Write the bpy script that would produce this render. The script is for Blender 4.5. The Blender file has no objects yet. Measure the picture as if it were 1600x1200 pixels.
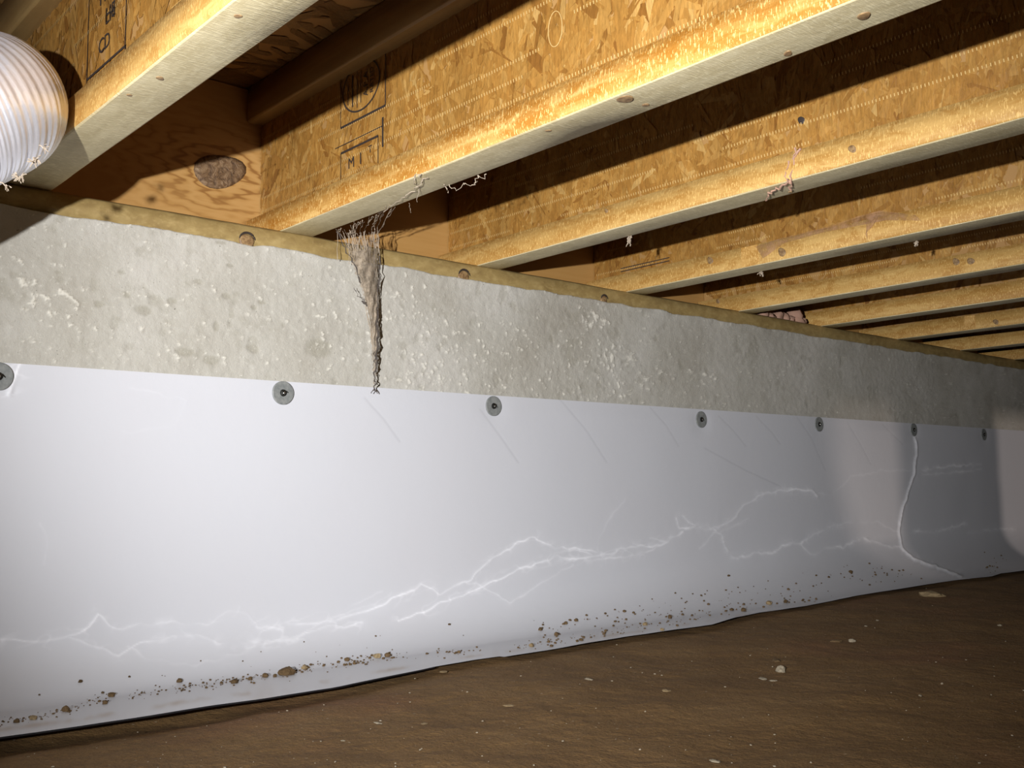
import bpy, math, random
import numpy as np
from mathutils import Vector, Matrix, noise
random.seed(7); rng = np.random.default_rng(7)
SC = bpy.context.scene; C = SC.collection

# ------------------------------------------------------------------ camera
F = 1579.54
R = np.array([[0.75035572, -0.058361, -0.65845295],
              [-0.66092308, -0.08450374, -0.74568076],
              [-0.01212306, 0.99471258, -0.10198]])
cam = bpy.data.cameras.new('camera'); cam.sensor_width = 36; cam.lens = F * 36 / 1600
cam.clip_start = 0.02; cam.clip_end = 60
co = bpy.data.objects.new('camera', cam); C.objects.link(co)
M = Matrix([[*R[0], 0], [*R[1], 0], [*R[2], 0], [0, 0, 0, 1]]); co.matrix_world = M
SC.camera = co

# ------------------------------------------------------------------ world, lights, exposure
w = bpy.data.worlds.new('world'); SC.world = w; w.use_nodes = True
w.node_tree.nodes['Background'].inputs[0].default_value = (1, .85, .65, 1)
w.node_tree.nodes['Background'].inputs[1].default_value = 0.004
SC.view_settings.view_transform = 'Standard'; SC.view_settings.look = 'None'
SC.view_settings.gamma = 1; SC.view_settings.use_curve_mapping = False
SC.view_settings.exposure = 0.0

def spot(name, loc, target, power, color, size, blend, radius):
    l = bpy.data.lights.new(name, 'SPOT'); l.energy = power; l.color = color
    l.spot_size = math.radians(size); l.spot_blend = blend; l.shadow_soft_size = radius
    o = bpy.data.objects.new(name, l); C.objects.link(o); o.location = loc
    o.rotation_euler = (Vector(target) - Vector(loc)).to_track_quat('-Z', 'Y').to_euler()
    return o
LP = (-0.36, 0.02, 0.06)
spot('hand_torch', LP, (1.48, 1.45, 0.34), 258, (.98, .98, 1.0), 69, 1.0, 0.010)
spot('work_light', (5.0, -1.0, -0.2), (3.41, 1.45, 0.10), 58, (1.0, .84, .76), 28, 0.10, 0.05)

# ------------------------------------------------------------------ helpers
def P(px, py, axis, val):
    "the point seen at pixel px,py on the plane axis=val"
    d = R @ np.array([px - 800., -(py - 600.), -F])
    return d * (val / d[axis])

def mat(name, col=(.5, .5, .5), rough=.6, metal=0, spec=.5):
    m = bpy.data.materials.new(name); m.use_nodes = True
    b = m.node_tree.nodes['Principled BSDF']
    b.inputs['Base Color'].default_value = (*col, 1); b.inputs['Roughness'].default_value = rough
    b.inputs['Metallic'].default_value = metal; b.inputs['Specular IOR Level'].default_value = spec
    return m

class N:
    "small node writer"
    def __init__(s, m): s.t = m.node_tree; s.b = s.t.nodes['Principled BSDF']
    def n(s, typ, **k):
        x = s.t.nodes.new(typ)
        for a, v in k.items():
            if a.startswith('i_'): x.inputs[a[2:].replace('_', ' ')].default_value = v
            else: setattr(x, a, v)
        return x
    def l(s, a, b): s.t.links.new(a, b)
    def coords(s, scale=(1, 1, 1), rot=(0, 0, 0), loc=(0, 0, 0)):
        g = s.n('ShaderNodeNewGeometry'); mp = s.n('ShaderNodeMapping')
        mp.inputs['Scale'].default_value = scale; mp.inputs['Rotation'].default_value = rot; mp.inputs['Location'].default_value = loc
        s.l(g.outputs['Position'], mp.inputs['Vector']); return mp.outputs[0]
    def noise(s, vec, scale, detail=4, rough=.6, dist=0):
        x = s.n('ShaderNodeTexNoise'); x.inputs['Scale'].default_value = scale
        x.inputs['Detail'].default_value = detail; x.inputs['Roughness'].default_value = rough; x.inputs['Distortion'].default_value = dist
        s.l(vec, x.inputs['Vector']); return x.outputs['Fac']
    def ramp(s, fac, stops):
        x = s.n('ShaderNodeValToRGB'); e = x.color_ramp.elements
        e[0].position = stops[0][0]; e[0].color = (*stops[0][1], 1)
        e[1].position = stops[-1][0]; e[1].color = (*stops[-1][1], 1)
        for p, c in stops[1:-1]:
            k = e.new(p); k.color = (*c, 1)
        s.l(fac, x.inputs[0]); return x.outputs[0]
    def mix(s, fac, a, b, mode='MIX'):
        x = s.n('ShaderNodeMix', data_type='RGBA', blend_type=mode)
        for i, v in ((0, fac), (6, a), (7, b)):
            if isinstance(v, (int, float)): x.inputs[i].default_value = v
            elif isinstance(v, tuple): x.inputs[i].default_value = (*v, 1)
            else: s.l(v, x.inputs[i])
        return x.outputs[2]
    def math(s, op, a, b=0.):
        x = s.n('ShaderNodeMath', operation=op)
        for i, v in ((0, a), (1, b)):
            if isinstance(v, (int, float)): x.inputs[i].default_value = v
            else: s.l(v, x.inputs[i])
        return x.outputs[0]
    def attr(s, name):
        return s.n('ShaderNodeAttribute', attribute_name=name).outputs['Fac']
    def bump(s, h, strength, dist=.002, prev=None):
        x = s.n('ShaderNodeBump'); x.inputs['Strength'].default_value = strength; x.inputs['Distance'].default_value = dist
        s.l(h, x.inputs['Height'])
        if prev is not None: s.l(prev, x.inputs['Normal'])
        s.l(x.outputs[0], s.b.inputs['Normal']); return x.outputs[0]
    def col(s, c): s.l(c, s.b.inputs['Base Color'])
def g3(v): return (v, v, v)

# ---- materials
def timber(name, base, dark, light, grain=1.0, seed=0, rough=.5):
    m = mat(name, base, rough); k = N(m)
    v = k.coords((38, 2.2, 60), loc=(seed, seed * 2.3, 0))
    a = k.noise(v, 1.0, 5, .6, .4)
    c = k.ramp(a, [(.28, dark), (.5, base), (.72, light)])
    v2 = k.coords((3, 1.3, 4), loc=(seed, seed, seed))
    c = k.mix(.35, c, k.ramp(k.noise(v2, 4, 3), [(.3, dark), (.7, light)]), 'MIX')
    # fine planer dashes across the grain
    v3 = k.coords((60, 330, 90))
    f = k.noise(v3, 1.6, 2)
    f4 = k.noise(k.coords((20, 9, 26), loc=(seed, 1, 2)), 2.2, 5, .7, .8); c = k.mix(k.ramp(f4, [(.46, g3(0)), (.60, g3(min(.8, .6 * grain)))]), c, dark)
    c = k.mix(k.math('MULTIPLY', k.math('GREATER_THAN', f, .60), .6 * grain), c, tuple(min(1, q * 1.15) for q in light))
    k.col(c); k.bump(f, .5 * grain, .0012, k.bump(a, .4, .001)); return m
m_side = timber('flange_side', (.55, .33, .098), (.42, .205, .042), (.72, .47, .165), 1.2)
m_orange = timber('flange_side_orange', (.55, .29, .065), (.42, .17, .02), (.78, .52, .19), 1.5, 3)
m_under = timber('flange_under_lit', (.66, .56, .33), (.48, .39, .20), (.80, .71, .46), .8, 5)  # underside paler than the side: its whiter light is painted into the wood
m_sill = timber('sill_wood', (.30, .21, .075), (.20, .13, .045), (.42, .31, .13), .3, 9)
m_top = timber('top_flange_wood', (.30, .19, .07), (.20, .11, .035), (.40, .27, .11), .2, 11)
m_brace = timber('shade_board_wood', (.3, .2, .1), (.2, .12, .05), (.4, .3, .16), .2, 12)

def strand_mat(name, stops, rough=.42):
    m = mat(name, (.4, .25, .1), rough); k = N(m)
    g = k.n('ShaderNodeNewGeometry'); c = k.ramp(g.outputs['Random Per Island'], stops)
    v = k.coords((60, 60, 14)); f = k.noise(v, 5, 3, .6, .5)
    c = k.mix(.5, c, k.ramp(f, [(.3, g3(.55)), (.7, g3(1.35))]), 'MULTIPLY')
    f2 = k.noise(k.coords(), 9, 3); c = k.mix(.5, c, k.ramp(f2, [(.35, g3(.7)), (.65, g3(1.1))]), 'MULTIPLY')
    k.col(c); k.bump(f, .5, .0015); return m
m_strand = strand_mat('wood_strands', [(0, (.20, .085, .016)), (.1, (.29, .138, .028)), (.6, (.34, .172, .038)), (.93, (.38, .205, .052)), (1, (.46, .28, .09))])
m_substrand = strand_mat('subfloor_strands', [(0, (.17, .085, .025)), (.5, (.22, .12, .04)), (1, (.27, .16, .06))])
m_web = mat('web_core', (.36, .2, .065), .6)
m_dash = mat('screen_marks', (.56, .38, .15), .35)
m_ink = mat('stamp_ink', (.035, .025, .02), .6)
m_knot = mat('knot', (.2, .1, .04), .5)
kk = N(m_knot); kk.col(kk.ramp(kk.noise(kk.coords((200, 200, 200)), 1, 3), [(.35, (.16, .09, .04)), (.65, (.34, .22, .10))]))

def rim_mat():
    m = mat('rim_wood', (.5, .28, .1), .5); k = N(m)
    kp = P(345, 268, 1, 1.585)
    v = k.coords((1, 1, 1)); sub = k.n('ShaderNodeVectorMath', operation='SUBTRACT'); sub.inputs[1].default_value = tuple(kp)
    k.l(v, sub.inputs[0])
    mp = k.n('ShaderNodeMapping'); mp.inputs['Scale'].default_value = (.55, 1, 1.0); k.l(sub.outputs[0], mp.inputs[0])
    ln = k.n('ShaderNodeVectorMath', operation='LENGTH'); k.l(mp.outputs[0], ln.inputs[0])
    d = ln.outputs['Value']
    n1 = k.noise(k.coords((2, 2, 8)), 3, 3)
    ring = k.math('SINE', k.math('ADD', k.math('MULTIPLY', d, 300), k.math('MULTIPLY', n1, 34)))
    r1 = k.math('ADD', k.math('MULTIPLY', ring, .5), .5)
    st = k.noise(k.coords((4, 4, 90)), 1, 4, .6, .6)
    near = k.n('ShaderNodeMapRange'); near.inputs['From Min'].default_value = .03; near.inputs['From Max'].default_value = .16
    near.inputs['To Min'].default_value = 1; near.inputs['To Max'].default_value = 0; k.l(d, near.inputs[0])
    f = k.n('ShaderNodeMix', data_type='FLOAT'); k.l(near.outputs[0], f.inputs[0]); k.l(st, f.inputs[2]); k.l(r1, f.inputs[3])
    c = k.ramp(f.outputs[0], [(.05, (.26, .12, .03)), (.3, (.40, .215, .062)), (.9, (.46, .26, .085))])
    k.col(c); return m
m_rim = rim_mat()

def concrete_mat():
    m = mat('concrete', (.4, .38, .33), .75, spec=.35); k = N(m)
    v = k.coords()
    big = k.noise(v, 5, 5, .6); c = k.ramp(big, [(.3, (.36, .335, .28)), (.5, (.43, .41, .355)), (.7, (.50, .48, .43))])
    mid = k.noise(k.coords((1, 1, 1.4)), 34, 4, .6)
    c = k.mix(k.math('MULTIPLY', k.attr('blotch'), .5), c, (.27, .25, .19))
    c = k.mix(k.ramp(mid, [(.56, g3(0)), (.72, g3(.35))]), c, (.32, .30, .24))
    fl = k.noise(v, 160, 3, .7)
    c = k.mix(k.ramp(fl, [(.60, g3(0)), (.70, g3(.7))]), c, (.56, .54, .47))
    c = k.mix(k.math('MULTIPLY', k.attr('chip'), .8), c, (.68, .65, .56))
    pit = k.noise(v, 240, 2, .7)
    c = k.mix(k.ramp(pit, [(.24, g3(.8)), (.33, g3(0))]), c, (.1, .09, .07))
    k.col(c); k.bump(k.noise(v, 220, 4, .7), .5, .002, k.bump(mid, .25, .003)); return m
m_conc = concrete_mat()

def liner_mat():
    m = mat('white_liner', (.8, .8, .82), .42, spec=.45); k = N(m)
    c = k.mix(k.attr('crease'), (.57, .575, .60), (.95, .95, .98))  # pale crease lines: the light they catch is painted into the colour
    cloud = k.noise(k.coords(), 3, 3); c = k.mix(k.ramp(cloud, [(.45, g3(0)), (.75, g3(.10))]), c, (.6, .55, .55))
    c = k.mix(k.math('MULTIPLY', k.attr('dirt'), .62), c, (.33, .23, .13))
    c = k.mix(k.math('MULTIPLY', k.attr('sheen_line'), .30), c, (.4, .4, .42))  # shallow fold lines drawn darker, their sheen painted into the sheet colour
    k.col(c)
    k.bump(k.noise(k.coords(), 45, 3), .12, .002); return m
m_liner = liner_mat()

def dirt_mat(name, a, b, c_, specks=True):
    m = mat(name, b, .9, spec=.25); k = N(m); v = k.coords()
    n1 = k.noise(v, 7, 5, .65); c = k.ramp(n1, [(.15, a), (.5, b), (.88, c_)])
    n2 = k.noise(v, 260, 3, .7); c = k.mix(.6, c, k.ramp(n2, [(.3, g3(.65)), (.7, g3(1.3))]), 'MULTIPLY')
    if specks:
        vo = k.n('ShaderNodeTexVoronoi'); vo.inputs['Scale'].default_value = 75; k.l(v, vo.inputs['Vector'])
        s = k.math('LESS_THAN', vo.outputs['Distance'], .13)
        rs = k.math('GREATER_THAN', k.n('ShaderNodeSeparateColor').outputs[0], 2)
        sc = k.n('ShaderNodeSeparateColor'); k.l(vo.outputs['Color'], sc.inputs[0])
        s = k.math('MULTIPLY', s, k.math('GREATER_THAN', sc.outputs[0], .8))
        c = k.mix(k.math('MULTIPLY', s, .3), c, (.5, .42, .3))
        red = k.ramp(k.noise(v, 2.2, 3), [(.58, g3(0)), (.72, g3(.35))]); c = k.mix(red, c, (.22, .09, .045))
    k.col(c); k.bump(n2, .6, .002, k.bump(k.noise(v, 48, 5, .7), .75, .005)); return m
m_dirt = dirt_mat('brown_dirt', (.120, .066, .023), (.170, .097, .035), (.22, .135, .056))
m_clod = dirt_mat('dirt_clods', (.055, .034, .016), (.105, .066, .030), (.16, .10, .05), False)
m_tan = dirt_mat('tan_clods', (.17, .12, .06), (.25, .18, .095), (.34, .26, .15), False)
m_stone = dirt_mat('pale_stone', (.20, .165, .11), (.28, .235, .165), (.38, .33, .25), False)

m_foil = mat('aluminium_foil', (.90, .90, .95), .33, .62)
kf = N(m_foil); kf.bump(kf.noise(kf.coords(), 60, 3), .25, .003)
m_washer = mat('grey_plastic', (.19, .20, .19), .5)
kf = N(m_washer); kf.col(kf.ramp(kf.noise(kf.coords(), 140, 3), [(.3, (.15, .16, .155)), (.7, (.245, .25, .235))]))
m_nail = mat('dark_steel', (.05, .05, .045), .35, .8)
m_pin = mat('bright_steel', (.75, .75, .72), .2, 1)
m_fluff = mat('pink_fluff', (.40, .24, .17), .95, spec=.1)
m_foam = mat('dust_film', (.52, .36, .22), .6, spec=.2)
def web_mat(name, col, lo, hi, scale):
    m = mat(name, col, .95, spec=.05); k = N(m)
    f = k.noise(k.coords(), scale, 5, .7)
    k.l(k.ramp(f, [(.3, g3(lo)), (.6, g3(hi))]), k.b.inputs['Alpha'])
    k.col(k.ramp(k.noise(k.coords(), scale * .5, 4), [(.35, tuple(c * .55 for c in col)), (.6, col)])); return m
m_sheet = web_mat('cobweb_sheet', (.38, .31, .23), .15, .85, 110)
m_thread = mat('cobweb_thread', (.40, .33, .25), .95, spec=.05)
m_darkthread = mat('cobweb_dust', (.10, .085, .075), .95, spec=.05)
m_pinkfilm = web_mat('pink_film', (.52, .30, .17), .0, .5, 60)

# ---- mesh helpers
def link(name, me, m=None, parent=None):
    o = bpy.data.objects.new(name, me); C.objects.link(o)
    if m is not None and not me.materials:
        for x in (m if isinstance(m, list) else [m]): me.materials.append(x)
    if parent is not None:
        o.parent = parent; o.matrix_parent_inverse = Matrix.Translation(-parent.location)
    return o
def mesh(name, V, Fc, m=None, parent=None, smooth=False, mi=None):
    me = bpy.data.meshes.new(name); me.from_pydata([tuple(map(float, v)) for v in V], [], [tuple(map(int, f)) for f in Fc]); me.update()
    if smooth: me.polygons.foreach_set('use_smooth', [True] * len(me.polygons))
    o = link(name, me, m, parent)
    if mi is not None: me.polygons.foreach_set('material_index', mi)
    return o
def grid(name, G, m, parent=None, attrs=None, flip=False):
    "G: array (rows, cols, 3)"
    r, c, _ = G.shape; me = bpy.data.meshes.new(name)
    me.vertices.add(r * c); me.vertices.foreach_set('co', G.astype(np.float32).ravel())
    i = np.arange(r * c).reshape(r, c); a, b, d, e = i[:-1, :-1], i[:-1, 1:], i[1:, 1:], i[1:, :-1]
    q = np.stack([a, b, d, e] if not flip else [a, e, d, b], -1).reshape(-1, 4); n = len(q)
    me.loops.add(n * 4); me.loops.foreach_set('vertex_index', q.astype(np.int32).ravel())
    me.polygons.add(n); me.polygons.foreach_set('loop_start', np.arange(0, n * 4, 4, dtype=np.int32))
    me.polygons.foreach_set('use_smooth', np.ones(n, bool)); me.update(calc_edges=True)
    for k, v in (attrs or {}).items():
        at = me.attributes.new(k, 'FLOAT', 'POINT'); at.data.foreach_set('value', v.astype(np.float32).ravel())
    return link(name, me, m, parent)
def tag(o, label=None, cat=None, group=None, kind=None):
    for k, v in (('label', label), ('category', cat), ('group', group), ('kind', kind)):
        if v: o[k] = v
    return o
def empty(name, loc):
    o = bpy.data.objects.new(name, None); C.objects.link(o); o.location = loc; o.empty_display_size = .05; return o
def boxv(x0, x1, y0, y1, z0, z1):
    V = [(x, y, z) for z in (z0, z1) for y in (y0, y1) for x in (x0, x1)]
    Fc = [(0, 2, 3, 1), (4, 5, 7, 6), (0, 1, 5, 4), (2, 6, 7, 3), (0, 4, 6, 2), (1, 3, 7, 5)]
    return V, Fc
def vnoise(x, y, scale, seed=0):
    "2-D value noise, vectorised, -1..1"
    r = np.random.default_rng(seed + 101); T = r.uniform(-1, 1, (256, 256))
    u = x * scale; v = y * scale; i = np.floor(u).astype(int); j = np.floor(v).astype(int); fu = u - i; fv = v - j
    fu = fu * fu * (3 - 2 * fu); fv = fv * fv * (3 - 2 * fv)
    t = lambda a, b: T[a % 256, b % 256]
    return (t(i, j) * (1 - fu) + t(i + 1, j) * fu) * (1 - fv) + (t(i, j + 1) * (1 - fu) + t(i + 1, j + 1) * fu) * fv
def fbm(x, y, scale, oct=4, seed=0, gain=.5):
    s = 0; a = 1; tot = 0
    for o in range(oct):
        s = s + a * vnoise(x + o * 3.7, y - o * 1.9, scale * 2 ** o, seed + o); tot += a; a *= gain
    return s / tot
def sstep(a, b, x):
    t = np.clip((x - a) / (b - a), 0, 1); return t * t * (3 - 2 * t)
def tube(V, Fc, pts, rad, n=5):
    pts = [Vector(p) for p in pts]; base = len(V)
    for i, p in enumerate(pts):
        d = (pts[min(i + 1, len(pts) - 1)] - pts[max(i - 1, 0)]).normalized()
        u = d.orthogonal().normalized(); q = d.cross(u); r = rad[i] if isinstance(rad, (list, tuple)) else rad
        for k in range(n):
            a = 2 * math.pi * k / n; V.append(p + (u * math.cos(a) + q * math.sin(a)) * r)
    for i in range(len(pts) - 1):
        for k in range(n):
            a = base + i * n + k; b = base + i * n + (k + 1) % n; Fc.append((a, b, b + n, a + n))
    Fc.append(tuple(base + k for k in range(n))[::-1]); Fc.append(tuple(base + (len(pts) - 1) * n + k for k in range(n)))
def clod(V, Fc, c, r, sx=1, sy=1, sz=.8, sub=1, rough=.3, seed=0, boxy=False):
    import bmesh
    bm = bmesh.new(); bmesh.ops.create_icosphere(bm, subdivisions=sub, radius=1)
    b = len(V); off = Vector((seed * 1.7, seed * .9, seed * .3)); rz = random.uniform(0, 6.28)
    for v in bm.verts:
        p = v.co.copy()
        if boxy:
            m_ = max(abs(p.x), abs(p.y), abs(p.z)); p = p.lerp(p / m_, .7) * .8
        k = 1 + rough * noise.noise(p * 1.6 + off) + rough * .5 * noise.noise(p * 4 + off)
        p = p * k; x, y = p.x * sx, p.y * sy
        V.append((c[0] + r * (x * math.cos(rz) - y * math.sin(rz)), c[1] + r * (x * math.sin(rz) + y * math.cos(rz)), c[2] + r * max(p.z * sz, -.55 * sz)))
    for f in bm.faces: Fc.append(tuple(b + v.index for v in f.verts))
    bm.free()

# ------------------------------------------------------------------ dimensions (camera at the origin)
YW = 1.45          # face of the concrete wall
ZB = .422          # underside of the joists
ZS = .3885         # top of the concrete
ZT = .70           # underside of the subfloor
ZF = -.277         # dirt floor
ZL = .173          # top edge of the liner
YR = 1.585         # face of the rim board
XR = [.028, .434, .8526, 1.266, 1.688, 2.091, 2.464, 2.869, 3.275, 3.682, 4.088, 4.494]   # right edge of each joist
FW, FH = .060, .041

# ------------------------------------------------------------------ setting
# dirt floor
xs = np.concatenate([np.linspace(-1.6, .1, 60), np.linspace(.1, 2.2, 520)[1:], np.linspace(2.2, 5.2, 260)[1:]])
ys = np.concatenate([np.linspace(-1.4, .3, 60), np.linspace(.3, 1.5, 330)[1:]])
X, Y = np.meshgrid(xs, ys)
Z = ZF + .006 * fbm(X, Y, 3, 3, 1) + .0030 * fbm(X, Y, 14, 4, 2) + .0008 * np.abs(fbm(X, Y, 60, 3, 3))
Z = Z - .010 * np.exp(-((Y - 1.24) / .05) ** 2) * (1 - sstep(.5, 1.2, X))
G = np.stack([X, Y, np.minimum(Z, ZF + .006)], -1)
fl = grid('floor', G, m_dirt); tag(fl, 'bare brown dirt crawl space ground', None, kind='structure')

# concrete wall: face grid with a ragged top lip, closed behind
xs = np.concatenate([np.linspace(-1.6, .25, 60), np.linspace(.25, 1.6, 620)[1:], np.linspace(1.6, 3.0, 300)[1:], np.linspace(3.0, 5.2, 160)[1:]])
zs = np.concatenate([np.linspace(-.36, .15, 30), np.linspace(.15, ZS, 110)[1:]])
X, Z = np.meshgrid(xs, zs)
def blob(cx, cz, rx, rz): return np.exp(-(((X - cx) / rx) ** 2 + ((Z - cz) / rz) ** 2))
def wp(px, py): p = P(px, py, 1, YW); return p[0], p[2]
chipm = np.zeros_like(X)
for px, py, rx, rz, a in [(960, 560, .10, .035, 1), (925, 500, .05, .03, .9), (990, 590, .08, .04, .8), (1095, 590, .09, .03, .7), (20, 460, .03, .02, .8),
                          (60, 460, .05, .02, .9), (100, 490, .03, .02, .9), (130, 505, .03, .012, 1), (20, 400, .02, .015, .9), (270, 530, .03, .03, .5),
                          (440, 580, .04, .02, .6), (1130, 640, .06, .02, .6), (700, 560, .3, .1, .45), (560, 480, .2, .1, .3), (1000, 640, .15, .03, .5)]:
    cx_, cz_ = wp(px, py); chipm = np.maximum(chipm, a * blob(cx_, cz_, rx, rz))
nz = fbm(X + .35 * Z, Z, 105, 4, 11, .7); nz2 = fbm(X, Z, 120, 2, 12)
chip = sstep(.75, .85, .5 + .55 * nz + .20 * chipm)
bl = np.zeros_like(X)
for px, py, rx, rz in [(345, 380, .012, .004), (225, 485, .016, .010), (270, 470, .010, .006), (240, 465, .008, .006), (355, 463, .012, .006), (338, 510, .006, .009), (397, 480, .007, .005), (410, 472, .008, .004), (198, 460, .008, .006),
                       (310, 440, .010, .005), (190, 425, .006, .004), (360, 415, .008, .004), (395, 545, .014, .010), (500, 545, .03, .02), (290, 550, .02, .008), (330, 562, .02, .009), (90, 425, .006, .003), (155, 475, .012, .006)]:
    cx_, cz_ = wp(px, py); bl = np.maximum(bl, sstep(.35, .75, blob(cx_, cz_, rx, rz) + .18 * fbm(X, Z, 120, 2, 4)))
bl = np.maximum(bl, .55 * sstep(.40, .55, fbm(X, Z, 34, 3, 21)))
lip = sstep(ZS - .022, ZS, Z)
Yg = YW - .0008 * fbm(X, Z, 20, 3, 5) - .0018 * chip - .0006 * nz2 - .004 * lip * (.5 + .5 * fbm(X, Z, 26, 3, 8)) + .0009 * bl
Zg = Z + lip * .0045 * fbm(X, X * 0 + 1., 22, 4, 9)
G = np.stack([X, Yg, Zg], -1)
top = G[-1].copy(); top[:, 1] = YW + .20; bot = G[0].copy(); bot[:, 1] = YW + .20
G = np.concatenate([bot[None], G, top[None], bot[None]], 0)
pad = lambda a: np.concatenate([np.zeros((1, a.shape[1])), a, np.zeros((2, a.shape[1]))], 0)
wl = grid('wall_back', G, m_conc, attrs={'chip': pad(chip), 'blotch': pad(bl)}); tag(wl, 'grey poured concrete foundation wall', kind='structure')

# subfloor overhead
V, Fc = boxv(-1.6, 5.2, -1.4, YW + .2, ZT + .003, ZT + .02)
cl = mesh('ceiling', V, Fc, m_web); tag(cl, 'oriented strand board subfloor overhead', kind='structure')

def strands(n, u0, u1, v0, v1, place, lmin, lmax, wmin, wmax, ang, spread):
    V, Fc = [], []
    for i in range(n):
        u = random.uniform(u0, u1); v = random.uniform(v0, v1)
        L = random.uniform(lmin, lmax) / 2; W = random.uniform(wmin, wmax) / 2
        a = ang + random.gauss(0, spread); h = random.uniform(.0002, .0011); t1 = random.uniform(-.0006, .0006); t2 = random.uniform(-.0005, .0005)
        ca, sa = math.cos(a), math.sin(a); b = len(V); sk = random.uniform(-.5, .5)
        for (p, q) in ((-1, -.5 + sk * .4), (-.8, -1), (.85, -.8), (1, .3 - sk * .5), (.8, 1), (-.85, .8)):
            du = L * p * ca - W * q * sa; dv = L * p * sa + W * q * ca
            uu = min(max(u + du, u0), u1); vv = min(max(v + dv, v0), v1)
            V.append(place(uu, vv, h + t1 * p + t2 * q))
        Fc.append(tuple(range(b, b + 6)))
    return V, Fc
V, Fc = strands(9000, -.1, 5.0, -.4, YR, lambda u, v, h: (u, v, ZT + .0025 - h), .05, .12, .008, .028, 0, .5)
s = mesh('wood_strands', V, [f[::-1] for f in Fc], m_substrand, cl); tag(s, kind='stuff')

# ------------------------------------------------------------------ sill plate and rim board
sill = empty('sill_plate', (1.8, YW + .07, ZS + .02))
tag(sill, 'long yellow-brown timber sill plate lying on top of the concrete wall', 'timber')
xs = np.linspace(-1.6, 5.2, 700); prof = [(YW + .14, ZB), (YW + .012, ZB), (YW + .005, ZB - .005), (YW + .004, ZB - .018), (YW + .005, ZS + .001), (YW + .14, ZS + .001), (YW + .14, ZB)]
G = np.zeros((len(prof), len(xs), 3))
for i, (y, z) in enumerate(prof):
    G[i, :, 0] = xs; G[i, :, 1] = y + (.0015 * fbm(xs, xs * 0 + i, 9, 3, 30) if 0 < i < 5 else 0); G[i, :, 2] = z + (.0012 * fbm(xs, xs * 0 + i, 12, 3, 31) if 0 < i < 4 else 0)
mesh_o = grid('board', G, m_sill, sill, flip=True)
def disc(name, c, nrm, rx, ry, m, parent, th=.0008, ang=0., n=20, wob=.12):
    nrm = Vector(nrm).normalized(); u = nrm.orthogonal().normalized(); u = Matrix.Rotation(ang, 3, nrm) @ u; v = nrm.cross(u)
    V = []; ph = random.uniform(0, 6)
    for s_, h in ((1, -.002), (1, th * .6), (.8, th)):
        for k in range(n):
            a = 2 * math.pi * k / n; w_ = 1 + wob * math.sin(2 * a + ph) * .5 + wob * math.sin(3 * a + ph * 2) * .5
            V.append(Vector(c) + (u * math.cos(a) * rx + v * math.sin(a) * ry) * s_ * w_ + nrm * h)
    Fc = [(i * n + k, i * n + (k + 1) % n, (i + 1) * n + (k + 1) % n, (i + 1) * n + k) for i in range(2) for k in range(n)] + [tuple(2 * n + k for k in range(n))]
    return mesh(name, V, Fc, m, parent, True)
for px, py, rx in [(385, 371, .012), (724, 433, .012), (943, 470, .009)]:
    p = P(px, py, 1, YW + .004)
    disc('knot', (p[0], YW + .0035, ZS + .005), (0, -1, 0), rx, rx, m_knot, sill, .0015)
    V, Fc = [], []; tube(V, Fc, [(p[0] - rx * math.cos(t) * 1.15, YW + .001, ZS + .005 + rx * math.sin(t) * 1.1) for t in np.linspace(.2, 2.9, 14)], [.0006 + .0014 * math.sin(k / 13 * math.pi) for k in range(14)], 6)
    mesh('knot_crack', V, Fc, m_ink, sill)
rim = empty('rim_board', (1.8, YR + .015, ZB + .1)); tag(rim, 'orange-brown timber rim board closing the joist bays above the sill', 'timber')
V, Fc = boxv(-1.6, 5.2, YR, YR + .035, ZB, ZT); mesh('board', V, Fc, m_rim, rim)
kp = P(343, 268, 1, YR)
m_bark = mat('bark_knot', (.22, .14, .09), .6); kb = N(m_bark)
kb.col(kb.ramp(kb.noise(kb.coords(), 70, 4, .7, 1.5), [(.32, (.06, .032, .014)), (.5, (.16, .09, .04)), (.7, (.30, .20, .11))])); kb.bump(kb.noise(kb.coords(), 70, 4, .7, 1.5), .8, .004)
ko = disc('knot', (kp[0], YR, kp[2]), (0, -1, 0), .046, .030, m_bark, rim, .003, math.radians(-25)); ko['label'] = 'large grey-brown oval knot in the rim board'
# orient its long side down to the right
# ------------------------------------------------------------------ joists
def wobble(n, amp, seed): return amp * fbm(np.linspace(0, 12, n), np.zeros(n) + seed * 1.3, 1, 3, 40 + seed)
Y0, Y1 = -1.35, YR - .002
def flange(x0, x1, z0, z1, seed, mats, parent, name):
    n = 150; ys = np.linspace(Y0, Y1, n); r = .0035
    prof = [(x0 + r, z0), (x1 - r, z0), (x1 - .001, z0 + .001), (x1, z0 + r), (x1, z1), (x0, z1), (x0, z0 + r), (x0 + .001, z0 + .001), (x0 + r, z0)]
    G = np.zeros((len(prof), n, 3)); wb = [wobble(n, .0012, seed * 9 + i) for i in range(8)]
    for i, (x, z) in enumerate(prof):
        G[i, :, 1] = ys; G[i, :, 0] = x + (wb[i % 8] if i not in (4, 5) else 0); G[i, :, 2] = z + (wb[(i + 3) % 8] * .8 * (ys < 1.38) if i not in (4, 5) else 0)
    G[-1] = G[0]
    o = grid(name, G, None, parent, flip=False)
    for m in mats: o.data.materials.append(m)
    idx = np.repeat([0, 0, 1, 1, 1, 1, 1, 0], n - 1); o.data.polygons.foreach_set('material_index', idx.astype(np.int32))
    b = o.data
    return o
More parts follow.
